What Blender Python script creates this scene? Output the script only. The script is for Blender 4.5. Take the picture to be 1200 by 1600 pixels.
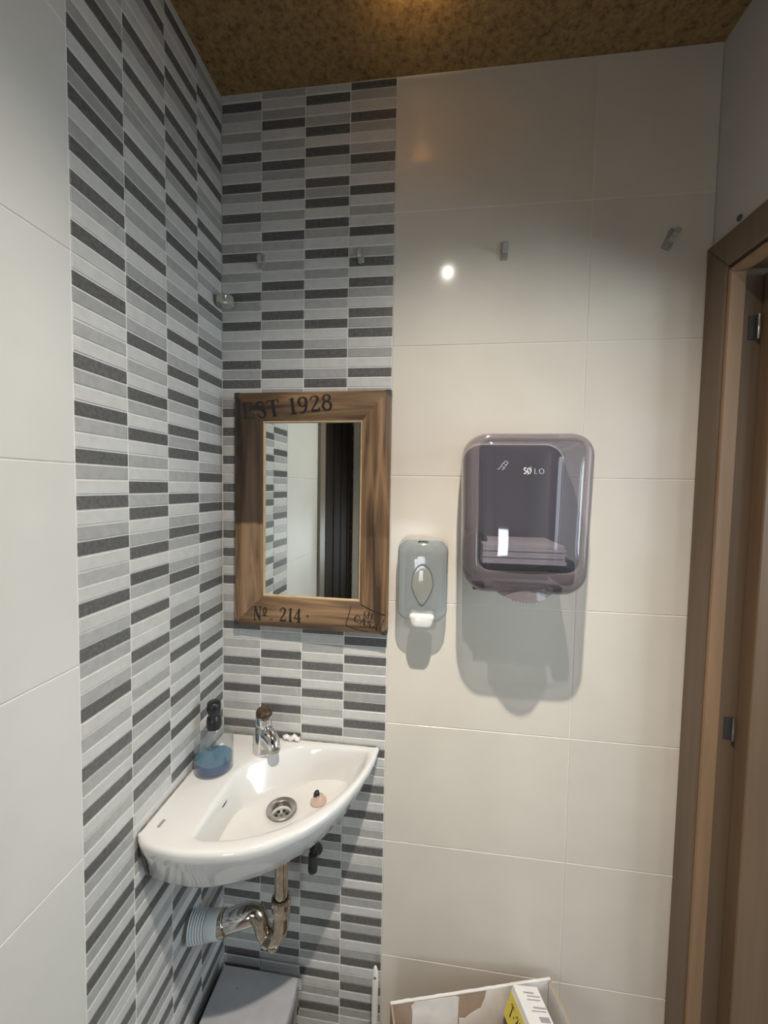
import bpy, bmesh, math, random
from mathutils import Vector, Matrix, Euler
PI = math.pi
random.seed(7)
S = bpy.context.scene
for o in list(bpy.data.objects):
    bpy.data.objects.remove(o)
COL = S.collection

# ------------------------------------------------------------------ camera, world, light, exposure
P = 0.316 / 13            # one mosaic row
Z0 = 1.556                # a tile joint that runs round the whole room
CEIL = 2.5005
XR = 1.150                # right wall
cam = bpy.data.cameras.new('camera')
cam.sensor_fit = 'HORIZONTAL'; cam.sensor_width = 36.0
cam.lens = 631.42 / 1200 * 36
cam.shift_x = 9.167 / 1200; cam.shift_y = -6.77 / 1200
cam.clip_start = 0.02
co = bpy.data.objects.new('camera', cam); COL.objects.link(co)
co.location = (0.53836, -1.00525, 1.52762)
co.rotation_euler = (1.5198, -0.0168, 0.1246)
S.camera = co

w = bpy.data.worlds.new('world'); S.world = w; w.use_nodes = True
bg = w.node_tree.nodes['Background']
bg.inputs[0].default_value = (0.62, 0.75, 1.0, 1); bg.inputs[1].default_value = 0.6

S.view_settings.view_transform = 'Standard'; S.view_settings.look = 'None'
S.view_settings.gamma = 1.0; S.view_settings.use_curve_mapping = False
S.view_settings.exposure = 0.13

def light(name, kind, loc, energy, color, rot=(0, 0, 0), **kw):
    l = bpy.data.lights.new(name, kind); l.energy = energy; l.color = color
    for k, v in kw.items(): setattr(l, k, v)
    o = bpy.data.objects.new(name, l); COL.objects.link(o)
    o.location = loc; o.rotation_euler = rot
    return o
# daylight through the corridor window beyond the open door
light('corridor_daylight', 'AREA', (2.28, -2.68, 1.55), 4, (0.86, 0.92, 1.0), (PI / 2 - .10, 0, math.radians(24)),
      shape='RECTANGLE', size=0.5, size_y=1.2)
# and through the second window opposite the door
light('corridor_side_daylight', 'AREA', (2.74, -1.0, 1.6), 29, (0.78, 0.90, 1.0), (0, PI / 2 - .12, 0),
      shape='RECTANGLE', size=1.2, size_y=1.1)
# daylight from the passage behind the photographer
light('passage_daylight', 'AREA', (.36, -2.66, 1.0), 2.6, (0.88, 0.95, 1.0), (PI / 2 - math.radians(8), 0, math.radians(-6)),
      shape='RECTANGLE', size=0.40, size_y=0.42, spread=math.radians(110))

# ------------------------------------------------------------------ helpers
def link(name, data, parent=None, loc=(0, 0, 0), rot=(0, 0, 0), kind=None):
    o = bpy.data.objects.new(name, data); COL.objects.link(o)
    o.location = loc; o.rotation_euler = rot
    if parent: o.parent = parent
    if kind: o['kind'] = kind
    return o

def thing(name, label, cat, loc=(0, 0, 0), rot=(0, 0, 0), group=None):
    o = link(name, None, None, loc, rot)
    o['label'] = label; o['category'] = cat
    if group: o['group'] = group
    return o

class MB:
    """vertex / face collector -> one mesh object"""
    def __init__(self): self.v = []; self.f = []; self.m = []
    def add(self, vs, fs, mi=0):
        b = len(self.v); self.v += [tuple(x) for x in vs]
        self.f += [tuple(b + i for i in q) for q in fs]; self.m += [mi] * len(fs)
    def box(self, lo, hi, mi=0):
        x0, y0, z0 = lo; x1, y1, z1 = hi
        self.add([(x0, y0, z0), (x1, y0, z0), (x1, y1, z0), (x0, y1, z0), (x0, y0, z1), (x1, y0, z1), (x1, y1, z1), (x0, y1, z1)],
                 [(0, 3, 2, 1), (4, 5, 6, 7), (0, 1, 5, 4), (1, 2, 6, 5), (2, 3, 7, 6), (3, 0, 4, 7)], mi)
    def loops(self, L, cap0=False, cap1=False, closed=True, mi=0):
        n = len(L[0]); vs = [p for l in L for p in l]; fs = []
        for i in range(len(L) - 1):
            for j in range(n if closed else n - 1):
                k = (j + 1) % n
                fs.append((i * n + j, i * n + k, (i + 1) * n + k, (i + 1) * n + j))
        if cap0: fs.append(tuple(reversed(range(n))))
        if cap1: fs.append(tuple((len(L) - 1) * n + j for j in range(n)))
        self.add(vs, fs, mi)
    def lathe(self, prof, seg=40, c=(0, 0, 0), axis='Z', cap0=False, cap1=False, mi=0):
        L = []
        for r, h in prof:
            l = []
            for i in range(seg):
                a = 2 * PI * i / seg
                p = (r * math.cos(a), r * math.sin(a), h)
                if axis == 'Y': p = (p[0], -p[2], p[1])
                if axis == 'X': p = (p[2], p[0], p[1])
                l.append((c[0] + p[0], c[1] + p[1], c[2] + p[2]))
            L.append(l)
        self.loops(L, cap0, cap1, mi=mi)
    def tube(self, path, rad, seg=20, cap=True, mi=0):
        path = [Vector(p) for p in path]
        if not hasattr(rad, '__len__'): rad = [rad] * len(path)
        t0 = (path[1] - path[0]).normalized()
        up = Vector((0, 0, 1)) if abs(t0.z) < .9 else Vector((1, 0, 0))
        n = (up - t0 * up.dot(t0)).normalized(); L = []
        for i, p in enumerate(path):
            a = path[max(i - 1, 0)]; b = path[min(i + 1, len(path) - 1)]
            t = (b - a)
            t = t.normalized() if t.length > 1e-9 else t0
            n = (n - t * n.dot(t)).normalized(); bn = t.cross(n)
            L.append([tuple(p + (n * math.cos(2 * PI * j / seg) + bn * math.sin(2 * PI * j / seg)) * rad[i]) for j in range(seg)])
        self.loops(L, cap, cap, mi=mi)
    def mesh(self, name, mats, smooth=None):
        me = bpy.data.meshes.new(name); me.from_pydata(self.v, [], self.f)
        if not isinstance(mats, (list, tuple)): mats = [mats]
        for m in mats: me.materials.append(m)
        me.polygons.foreach_set('material_index', self.m)
        bm = bmesh.new(); bm.from_mesh(me)
        bmesh.ops.remove_doubles(bm, verts=bm.verts, dist=1e-6)
        bmesh.ops.recalc_face_normals(bm, faces=bm.faces)
        if smooth is not None:
            for f in bm.faces: f.smooth = True
            for e in bm.edges:
                if len(e.link_faces) == 2 and e.calc_face_angle(0) > math.radians(smooth): e.smooth = False
        bm.to_mesh(me); bm.free(); me.update()
        return me
    def build(self, name, mats, parent=None, smooth=None, loc=(0, 0, 0), rot=(0, 0, 0), kind=None):
        return link(name, self.mesh(name, mats, smooth), parent, loc, rot, kind)

def chamfer_slab(w, h, d, c=.0009):
    """slab centred on origin in XZ, front at y=0 facing -y, back at y=+d"""
    m = MB(); a, b = w / 2, h / 2
    r = lambda s, y: [(-a + s, y, -b + s), (a - s, y, -b + s), (a - s, y, b - s), (-a + s, y, b - s)]
    m.loops([r(0, d), r(0, c), r(c, 0)], True, True)
    return m

def rrect(w, h, r, n=6, cx=0, cz=0):
    """rounded rectangle outline, half sizes w,h"""
    pts = []
    for qx, qz, a0 in ((1, 1, 0), (-1, 1, PI / 2), (-1, -1, PI), (1, -1, 1.5 * PI)):
        for i in range(n + 1):
            a = a0 + PI / 2 * i / n
            pts.append((cx + qx * (w - r) + r * math.cos(a), cz + qz * (h - r) + r * math.sin(a)))
    return pts

def catmull(pts, n=8, closed=False):
    out = []; N = len(pts); rng = N if closed else N - 1
    g = (lambda i: pts[i % N]) if closed else (lambda i: pts[min(max(i, 0), N - 1)])
    for i in range(rng):
        p0, p1, p2, p3 = g(i - 1), g(i), g(i + 1), g(i + 2)
        for k in range(n):
            t = k / n
            out.append(tuple(.5 * (2 * b + (c - a) * t + (2 * a - 5 * b + 4 * c - d) * t * t + (3 * b - a - 3 * c + d) * t ** 3)
                             for a, b, c, d in zip(p0, p1, p2, p3)))
    if not closed: out.append(tuple(pts[-1]))
    return out

# ------------------------------------------------------------------ materials
def nodes(name):
    m = bpy.data.materials.new(name); m.use_nodes = True
    nt = m.node_tree; return m, nt, nt.nodes['Principled BSDF'], nt.nodes, nt.links

def mat(name, col, rough=.5, metal=0, var=.0, vscale=20, bump=0, bscale=60, rnd=0, coat=0, crough=.03, spec=.5, bdist=.002, stretch=None, detail=5):
    """principled with a cloudy colour variation, optional per-object variation and fine bump"""
    m, nt, b, N, L = nodes(name)
    b.inputs['Base Color'].default_value = (*col, 1); b.inputs['Roughness'].default_value = rough
    b.inputs['Metallic'].default_value = metal; b.inputs['Coat Weight'].default_value = coat; b.inputs['Coat Roughness'].default_value = crough
    b.inputs['Specular IOR Level'].default_value = spec
    geo = N.new('ShaderNodeNewGeometry'); vec = geo.outputs['Position']
    if stretch:
        mp = N.new('ShaderNodeMapping'); mp.inputs['Scale'].default_value = stretch
        L.new(vec, mp.inputs['Vector']); vec = mp.outputs[0]
    if var or rnd:
        fac = None
        if var:
            n = N.new('ShaderNodeTexNoise'); n.inputs['Scale'].default_value = vscale; n.inputs['Detail'].default_value = detail
            L.new(vec, n.inputs['Vector'])
            mr = N.new('ShaderNodeMapRange'); mr.inputs[1].default_value = .3; mr.inputs[2].default_value = .7
            mr.inputs[3].default_value = 1 - var; mr.inputs[4].default_value = 1 + var
            L.new(n.outputs[0], mr.inputs[0]); fac = mr.outputs[0]
        if rnd:
            oi = N.new('ShaderNodeObjectInfo'); mr = N.new('ShaderNodeMapRange')
            mr.inputs[3].default_value = 1 - rnd; mr.inputs[4].default_value = 1 + rnd
            L.new(oi.outputs['Random'], mr.inputs[0])
            if fac:
                mm = N.new('ShaderNodeMath'); mm.operation = 'MULTIPLY'
                L.new(fac, mm.inputs[0]); L.new(mr.outputs[0], mm.inputs[1]); fac = mm.outputs[0]
            else: fac = mr.outputs[0]
        vm = N.new('ShaderNodeVectorMath'); vm.operation = 'SCALE'; vm.inputs[0].default_value = col
        L.new(fac, vm.inputs['Scale']); L.new(vm.outputs[0], b.inputs['Base Color'])
    if bump:
        n = N.new('ShaderNodeTexNoise'); n.inputs['Scale'].default_value = bscale; n.inputs['Detail'].default_value = 4
        L.new(vec, n.inputs['Vector'])
        bp = N.new('ShaderNodeBump'); bp.inputs['Strength'].default_value = bump; bp.inputs['Distance'].default_value = bdist
        L.new(n.outputs[0], bp.inputs['Height']); L.new(bp.outputs[0], b.inputs['Normal'])
    return m

def clear(name, tint, gloss=1.0, rough=.03, ior=1.45, body=None, bodyfac=0, brough=.4):
    """thin clear plastic / glass: tinted transparency under a fresnel reflection, optional milky body"""
    m = bpy.data.materials.new(name); m.use_nodes = True
    nt = m.node_tree; N = nt.nodes; L = nt.links; N.clear()
    out = N.new('ShaderNodeOutputMaterial'); tr = N.new('ShaderNodeBsdfTransparent'); tr.inputs[0].default_value = (*tint, 1)
    base = tr.outputs[0]
    if body:
        d = N.new('ShaderNodeBsdfDiffuse'); d.inputs[0].default_value = (*body, 1)
        mx = N.new('ShaderNodeMixShader'); mx.inputs[0].default_value = bodyfac
        L.new(base, mx.inputs[1]); L.new(d.outputs[0], mx.inputs[2]); base = mx.outputs[0]
    g = N.new('ShaderNodeBsdfGlossy'); g.inputs['Roughness'].default_value = rough
    g.inputs[0].default_value = (gloss, gloss, gloss, 1)
    lw = N.new('ShaderNodeLayerWeight'); lw.inputs[0].default_value = .5
    pw = N.new('ShaderNodeMath'); pw.operation = 'POWER'; pw.inputs[1].default_value = 4.5; L.new(lw.outputs['Facing'], pw.inputs[0])
    f0 = ((ior - 1) / (ior + 1)) ** 2
    fr = N.new('ShaderNodeMath'); fr.operation = 'MULTIPLY_ADD'; fr.inputs[1].default_value = (1 - f0) * .8; fr.inputs[2].default_value = f0
    L.new(pw.outputs[0], fr.inputs[0])
    mx = N.new('ShaderNodeMixShader'); L.new(fr.outputs[0], mx.inputs[0]); L.new(base, mx.inputs[1]); L.new(g.outputs[0], mx.inputs[2])
    L.new(mx.outputs[0], out.inputs[0])
    return m

def emit(name, col, s):
    m, nt, b, N, L = nodes(name)
    b.inputs['Emission Color'].default_value = (*col, 1); b.inputs['Emission Strength'].default_value = s
    b.inputs['Base Color'].default_value = (*col, 1)
    return m

M = {}
M['grout'] = mat('grout', (.84, .83, .80), .8, var=.05, vscale=15)
M['L'] = mat('mosaic_pale', (.60, .595, .575), .33, var=.06, vscale=45, bump=.25, bscale=260, bdist=.0006, rnd=.05)
M['M'] = mat('mosaic_mid_grey', (.415, .413, .40), .36, var=.09, vscale=60, bump=.3, bscale=240, bdist=.0007, rnd=.08)
M['D'] = mat('mosaic_charcoal', (.125, .123, .118), .36, var=.28, vscale=140, bump=.4, bscale=220, bdist=.0008, rnd=.1)
M['tile'] = mat('glazed_tile_warm_light', (.72, .67, .59), .42, spec=.35, coat=.3, crough=.10, var=.035, vscale=7, bump=.12, bscale=22, bdist=.002, rnd=.015)  # back wall's white tile, with warm lamp light put into the colour
M['tile_left'] = mat('glazed_tile_cool_light', (.70, .69, .655), .42, spec=.35, coat=.35, crough=.12, var=.03, vscale=7, bump=.12, bscale=22, bdist=.002, rnd=.015)  # the same tile on the left wall, cool daylight put into the colour
M['joint'] = mat('tile_joint', (.55, .52, .47), .8, var=.05)
M['plaster'] = mat('painted_plaster', (.55, .53, .50), .6, var=.04, vscale=9, bump=.1, bscale=80)
M['floor'] = mat('floor_tile', (.30, .27, .24), .5, var=.15, vscale=8)
M['ceramic'] = mat('white_sanitary_ceramic', (.73, .727, .71), .09, var=.01, vscale=5, coat=.4)
M['chrome'] = mat('chrome', (.72, .71, .70), .10, 1, var=.06, vscale=60, bump=.05, bscale=120)
M['old_chrome'] = mat('aged_chrome', (.60, .55, .47), .17, 1, var=.25, vscale=70, bump=.12, bscale=160)
M['steel'] = mat('brushed_steel', (.50, .48, .45), .28, 1, var=.12, vscale=80)
M['black'] = mat('black_plastic', (.012, .012, .013), .35, var=.2)
M['dark'] = mat('dark_grey_plastic', (.045, .045, .047), .45, var=.15)
M['hole'] = mat('dark_hole', (.006, .006, .006), .9)
M['white'] = mat('white_plastic', (.78, .77, .74), .25, var=.02)
M['whitepaper'] = mat('white_paper', (.78, .75, .72), .7, var=.06, vscale=30, bump=.15, bscale=90)
M['card'] = mat('brown_cardboard', (.40, .29, .215), .8, var=.08, vscale=30, bump=.1, bscale=200)
M['print'] = mat('grey_print', (.33, .30, .32), .7, var=.15, vscale=200)
M['yellow'] = mat('yellow_print', (.72, .60, .10), .6, var=.05)
M['ink'] = mat('black_ink', (.012, .010, .009), .6, var=.3, vscale=120)
M['grey_lid'] = mat('grey_bin_plastic', (.40, .40, .41), .42, var=.05, vscale=40, bump=.15, bscale=420)
M['grey_body'] = mat('grey_bin_body', (.24, .235, .23), .4, var=.05)
M['pvc'] = mat('white_pvc', (.66, .70, .72), .35, var=.04)
M['sealant'] = mat('grimy_sealant', (.20, .185, .16), .6, var=.5, vscale=55)
M['frost'] = clear('cloudy_clear_plastic', (.80, .80, .78), rough=.15, body=(.50, .48, .44), bodyfac=.72)
M['doorwood'] = mat('brown_door_wood', (.165, .105, .062), .42, var=.14, vscale=3, stretch=(14, 14, .8), bump=.05, bscale=20)
M['casing'] = mat('brown_door_casing', (.145, .100, .066), .42, var=.12, vscale=3, stretch=(14, 14, .8), bump=.05, bscale=20)
M['jamb'] = mat('light_brown_jamb', (.27, .165, .09), .45, var=.12, vscale=3, stretch=(14, 14, .8), bump=.05, bscale=20)
M['darkdoor'] = mat('dark_stained_door', (.034, .025, .019), .7, spec=.06, var=.35, vscale=3, stretch=(16, 16, .5))
M['greycasing'] = mat('grey_brown_casing', (.20, .17, .135), .45, var=.12, vscale=3, stretch=(14, 14, .8))

# ceiling: varnished cork-like board with dark flecks
m, nt, b, N, L = nodes('cork_board'); M['ceiling'] = m
geo = N.new('ShaderNodeNewGeometry')
n1 = N.new('ShaderNodeTexNoise'); n1.inputs['Scale'].default_value = 85; n1.inputs['Detail'].default_value = 6; n1.inputs['Roughness'].default_value = .65
vo = N.new('ShaderNodeTexVoronoi'); vo.inputs['Scale'].default_value = 110; vo.inputs['Randomness'].default_value = 1
L.new(geo.outputs['Position'], n1.inputs['Vector']); L.new(geo.outputs['Position'], vo.inputs['Vector'])
cr = N.new('ShaderNodeValToRGB'); e = cr.color_ramp.elements
e[0].position = .33; e[0].color = (.095, .055, .020, 1); e[1].position = .62; e[1].color = (.38, .245, .10, 1)
k = cr.color_ramp.elements.new(.48); k.color = (.265, .165, .065, 1)
L.new(n1.outputs[0], cr.inputs[0])
mx = N.new('ShaderNodeMix'); mx.data_type = 'RGBA'; mx.inputs[0].default_value = .22
L.new(cr.outputs[0], mx.inputs[6]); hs = N.new('ShaderNodeHueSaturation'); hs.inputs['Value'].default_value = .9
cr2 = N.new('ShaderNodeValToRGB'); cr2.color_ramp.elements[0].color = (.16, .09, .034, 1); cr2.color_ramp.elements[1].color = (.42, .275, .11, 1)
L.new(vo.outputs['Color'], cr2.inputs[0]); L.new(cr2.outputs[0], mx.inputs[7]); L.new(mx.outputs[2], b.inputs['Base Color'])
b.inputs['Roughness'].default_value = .5
bp = N.new('ShaderNodeBump'); bp.inputs['Strength'].default_value = .35; bp.inputs['Distance'].default_value = .002
L.new(n1.outputs[0], bp.inputs['Height']); L.new(bp.outputs[0], b.inputs['Normal'])

def wood(name, axis, lo, hi, stain, dark=.5, seed=0):
    """frame timber: grain along axis, a dark burnt stain between lo..hi along the board (object space)"""
    m, nt, b, N, L = nodes(name)
    tc = N.new('ShaderNodeTexCoord'); mp = N.new('ShaderNodeMapping')
    sc = [46, 46, 46]; sc[axis] = 3.2; mp.inputs['Scale'].default_value = sc; mp.inputs['Location'].default_value = (seed, seed * 1.7, seed * .6)
    L.new(tc.outputs['Object'], mp.inputs['Vector'])
    n = N.new('ShaderNodeTexNoise'); n.inputs['Scale'].default_value = 1.0; n.inputs['Detail'].default_value = 6; n.inputs['Distortion'].default_value = 1.2
    L.new(mp.outputs[0], n.inputs['Vector'])
    cr = N.new('ShaderNodeValToRGB'); e = cr.color_ramp.elements
    e[0].position = .30; e[0].color = (.050, .027, .014, 1); e[1].position = .70; e[1].color = (.36, .225, .120, 1)
    k = e.new(.5); k.color = (.205, .122, .062, 1)
    L.new(n.outputs[0], cr.inputs[0])
    sx = N.new('ShaderNodeSeparateXYZ'); L.new(tc.outputs['Object'], sx.inputs[0])
    n2 = N.new('ShaderNodeTexNoise'); n2.inputs['Scale'].default_value = 18; L.new(tc.outputs['Object'], n2.inputs['Vector'])
    ad = N.new('ShaderNodeMath'); ad.operation = 'MULTIPLY_ADD'; ad.inputs[1].default_value = .03; L.new(n2.outputs[0], ad.inputs[0]); L.new(sx.outputs[axis], ad.inputs[2])
    r1 = N.new('ShaderNodeMapRange'); r1.interpolation_type = 'SMOOTHSTEP'
    r1.inputs[1].default_value = lo - .006 + .015; r1.inputs[2].default_value = lo + .006 + .015
    r2 = N.new('ShaderNodeMapRange'); r2.interpolation_type = 'SMOOTHSTEP'
    r2.inputs[1].default_value = hi - .05; r2.inputs[2].default_value = hi + .05; r2.inputs[3].default_value = 1; r2.inputs[4].default_value = 0
    L.new(ad.outputs[0], r1.inputs[0]); L.new(ad.outputs[0], r2.inputs[0])
    mu = N.new('ShaderNodeMath'); mu.operation = 'MULTIPLY'; L.new(r1.outputs[0], mu.inputs[0]); L.new(r2.outputs[0], mu.inputs[1])
    mu2 = N.new('ShaderNodeMath'); mu2.operation = 'MULTIPLY'; mu2.inputs[1].default_value = stain; L.new(mu.outputs[0], mu2.inputs[0])
    mx = N.new('ShaderNodeMix'); mx.data_type = 'RGBA'; mx.blend_type = 'MULTIPLY'
    mx.inputs[7].default_value = (dark, dark * .9, dark * .82, 1)
    L.new(mu2.outputs[0], mx.inputs[0]); L.new(cr.outputs[0], mx.inputs[6]); L.new(mx.outputs[2], b.inputs['Base Color'])
    b.inputs['Roughness'].default_value = .45
    bp = N.new('ShaderNodeBump'); bp.inputs['Strength'].default_value = .25; bp.inputs['Distance'].default_value = .001
    L.new(n.outputs[0], bp.inputs['Height']); L.new(bp.outputs[0], b.inputs['Normal'])
    return m

# ------------------------------------------------------------------ structure: shell of the room
def struct(name, mb, m, smooth=None):
    o = mb.build(name, m, smooth=smooth); o['kind'] = 'structure'; return o

YB = -2.60     # far end of the passage behind the photographer
mb = MB(); mb.box((-.12, 0.0015, 0), (XR + .10, .14, CEIL)); wall_back = struct('wall_back', mb, M['grout'])
mb = MB()      # left wall with its own doorway from y=-.845 to -1.56
mb.box((-.12, -.845, 0), (-.0015, 0, CEIL)); mb.box((-.12, YB, 0), (-.0015, -1.58, CEIL)); mb.box((-.12, -1.58, 2.03), (-.0015, -.845, CEIL))
wall_left = struct('wall_left', mb, M['grout'])
DY0, DY1, DZ = -.066, -.90, 1.995     # right doorway
mb = MB()
WT = .06
mb.box((XR, DY0, 0), (XR + WT, 0.0, CEIL)); mb.box((XR, YB, 0), (XR + WT, DY1, CEIL)); mb.box((XR, DY1, DZ), (XR + WT, DY0, CEIL))
wall_right = struct('wall_right', mb, M['plaster'])
mb = MB()      # rear wall with a window
mb.box((-.12, YB - .1, 0), (XR + .1, YB, .76)); mb.box((-.12, YB - .1, 1.24), (XR + .1, YB, CEIL))
mb.box((-.12, YB - .1, .76), (.13, YB, 1.24)); mb.box((.59, YB - .1, .76), (XR + .1, YB, 1.24))
struct('wall_rear', mb, M['plaster'])
mb = MB(); mb.box((-.12, YB - .1, -.05), (2.8, .14, 0)); struct('floor', mb, M['floor'])
mb = MB(); mb.box((-.12, YB - .1, CEIL), (XR + .10, .14, CEIL + .05)); struct('ceiling', mb, M['ceiling'])
# corridor outside the open door: far wall with a window, end walls, ceiling
mb = MB(); mb.box((2.6, YB - .1, 0), (2.7, .14, .98)); mb.box((2.6, YB - .1, 2.22), (2.7, .14, CEIL))
mb.box((2.6, YB - .1, .98), (2.7, -1.58, 2.22)); mb.box((2.6, -.42, .98), (2.7, .14, 2.22)); struct('wall_corridor', mb, M['plaster'])
mb = MB(); mb.box((XR + .1, .0, 0), (2.6, .14, CEIL)); struct('wall_corridor_end', mb, M['plaster'])
mb = MB(); mb.box((XR + .1, YB - .1, 0), (2.6, YB, .9)); mb.box((XR + .1, YB - .1, 2.2), (2.6, YB, CEIL))
mb.box((XR + .1, YB - .1, .9), (2.02, YB, 2.2)); mb.box((2.54, YB - .1, .9), (2.6, YB, 2.2)); struct('wall_corridor_rear', mb, M['plaster'])
mb = MB(); mb.box((XR + .1, YB - .1, CEIL), (2.7, .14, CEIL + .05)); struct('ceiling_corridor', mb, M['plaster'])
def window(name, axis, c, a0, a1, z0, z1, bars):
    root = link(name, None, kind='structure')
    f = MB(); t = .03
    def bar(p0, p1, q0, q1):
        f.box((c - .03, p0, q0), (c + .03, p1, q1)) if axis == 'x' else f.box((p0, c - .03, q0), (p1, c + .03, q1))
    bar(a0, a0 + t, z0, z1); bar(a1 - t, a1, z0, z1); bar(a0, a1, z0, z0 + t); bar(a0, a1, z1 - t, z1)
    for k in range(1, bars): x = a0 + (a1 - a0) * k / bars; bar(x - .02, x + .02, z0, z1)
    f.build('window_frame', M['white'], root)
    g = MB(); lo, hi = a0 + t, a1 - t
    g.box((c - .002, lo, z0 + t), (c + .002, hi, z1 - t)) if axis == 'x' else g.box((lo, c - .002, z0 + t), (hi, c + .002, z1 - t))
    g.build('pane', clear(name + '_glass', (.96, .98, .97)), root)
window('window_1', 'y', YB - .05, 2.02, 2.54, .9, 2.2, 1)
window('window_3', 'x', 2.65, -1.58, -.42, .98, 2.22, 2)
window('window_2', 'y', YB - .05, .13, .59, .76, 1.24, 1)

# ------------------------------------------------------------------ tiles
BX = [0, 4.34 * P, 8.96 * P, 13.58 * P, 18.18 * P]                # mosaic columns on the back wall
LY = [0, -4.46 * P, -9.12 * P, -13.75 * P, -18.32 * P]            # and on the left wall
TOP, BOT = 38, -64                                                # mosaic rows counted from joint Z0
def fill(seed, n):
    r = random.Random(seed); s = ''
    while len(s) < n: s += r.choice(['DML', 'DLML', 'DML', 'DLM', 'DL'])
    return s[:n]
def column(parts):
    """parts: list of (first row, string); other rows are filled in"""
    seq = {}
    for r0, s in parts:
        for i, c in enumerate(s.replace(' ', '')): seq[r0 - i] = c
    f = fill(len(parts[0][1]) * 7 + parts[0][0], TOP - BOT + 1)
    return {r: seq.get(r, f[TOP - r]) for r in range(BOT, TOP + 1)}
BACK = [column([(38, 'LDMLMLDMLDMLDMLMDLMLDMLDLMLDMDLMDLDMLDLLDMDLMDLDMLDLMLMDLMLDMLDLMLDM')]),
        column([(38, 'MLMDLMLDMLDLMLDMLMLDMLDMLDMLDLM'), (-17, 'MMLDMLDMLDML'), (-29, 'DLMLDMLDLMLDMLDML'), (-46, 'DMLDMLDMDMLM')]),
        column([(38, 'LDLMDLDMLDMDLDMLDLMLDMLDLMDLMDLM'), (-17, 'DLMLDMLDLMLDLMLDLMLDLML'), (-40, 'DMLDLMLDMLDLMDMLDLMLDMLM')]),
        column([(38, 'DMLDMLMDMLDLMLDLMDLDMLDMDLMLDLMDL'), (-17, 'MDLDMLDMDLDMLDLMLDMLDLMLDLMDLDMLDMDLMDLMDLDMLM')])]
LEFT = [column([(38, 'LMLDLMLDMLDLMMLDLMDLMLDMLMDMLDLMLDMLDLMDLMDLMDMLMDMLMDLMDLMDLDMDLMDLM'), (-7, 'DLMLMDLMDLMDLDMLDMDLDML'), (-45, 'LMDMLMDMLDMLDM')]),
        column([(38, 'LDLLDLDMLDMDLDMLDLMDLMLMDMLDLMDLDMLDMDLMLDLMDMLMDMLMDMLDLMLDMLMDMLDLMD'), (-21, 'DMLDLMLD'), (-40, 'DMLDLMLDMLDLMDLMLDML')]),
        column([(38, 'LMLDMLLDMLDLMMLDLMDLMLDLMDMLMDLMLDMLDLMLDMDLMDLDMLDLLDMLMLDMLDMLDML'), (-34, 'DMLDLMLDMLMLDMLDMLDLMLDML')]),
        column([(38, 'LMLDMLMLMDLMDLDMDLMDLDMLDLLDMLMLDMLDMLDMLDLMDLMLDLMDMLMDLMLDMLDLMLDMLMLDMLDMLDLMDMLDML'), (-39, 'DMLLDMLD')])]

CW = Matrix.Translation(co.location) @ co.rotation_euler.to_matrix().to_4x4()
CI = CW.inverted()
def shown(pts):
    """rough area in the photograph of a flat piece (0 when outside the frame)"""
    q = []
    for p in pts:
        v = CI @ Vector(p)
        if v.z > -.05: return 0
        q.append((600 + v.x / -v.z * 631, 800 - v.y / -v.z * 631))
    cx = sum(a for a, _ in q) / len(q); cy = sum(b for _, b in q) / len(q)
    if not (-20 < cx < 1220 and -20 < cy < 1620): return 0
    s = 0
    for i in range(len(q)): a, b2 = q[i], q[(i + 1) % len(q)]; s += a[0] * b2[1] - a[1] * b2[0]
    return abs(s) / 2
GAP = .0026
def mosaic(wall, side, cols, pattern):
    cache = {}; items = []
    for ci, colm in enumerate(pattern):
        a, b2 = cols[ci], cols[ci + 1]
        for r, sh in colm.items():
            z0 = Z0 + r * P; z1 = min(z0 + P, CEIL - .001); z0 = max(z0, 0.002)
            if z1 - z0 < .004: continue
            if side == 'back': quad = [(a, 0, z0), (b2, 0, z0), (b2, 0, z1), (a, 0, z1)]
            else: quad = [(0, a, z0), (0, b2, z0), (0, b2, z1), (0, a, z1)]
            ar = shown(quad)
            if side == 'back' and .06 < (a + b2) / 2 < .43 and 1.18 < z0 < 1.73: ar = 0      # behind the mirror
            items.append((ar, ci, r, sh, z0, z1))
    items.sort(key=lambda t: -t[0])
    rest = MB(); SH = ['L', 'M', 'D']
    for k, (ar, ci, r, sh, z0, z1) in enumerate(items):
        a, b2 = sorted((cols[ci], cols[ci + 1])); wd = b2 - a - GAP; h = z1 - z0 - GAP
        mid = (a + b2) / 2; zc = (z0 + z1) / 2
        if k < 300 and ar > 25:
            key = (ci, sh, round(h, 4))
            if key not in cache:
                cache[key] = chamfer_slab(wd, h, .0024).mesh('mosaic_tile', M[sh])
            j = random.uniform(0, .0003)
            if side == 'back': link('mosaic_tile', cache[key], wall, (mid, -j, zc))
            else: link('mosaic_tile', cache[key], wall, (j, mid, zc), (0, 0, PI / 2))
        else:
            s = chamfer_slab(wd, h, .0024)
            if side == 'back': vs = [(mid + x, y, zc + z) for x, y, z in s.v]
            else: vs = [(-y, mid + x, zc + z) for x, y, z in s.v]
            rest.add(vs, s.f, SH.index(sh))
    rest.build('mosaic_tile', [M['L'], M['M'], M['D']], wall, kind='stuff')
mosaic(wall_back, 'back', BX, BACK)
mosaic(wall_left, 'left', LY, LEFT)

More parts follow.
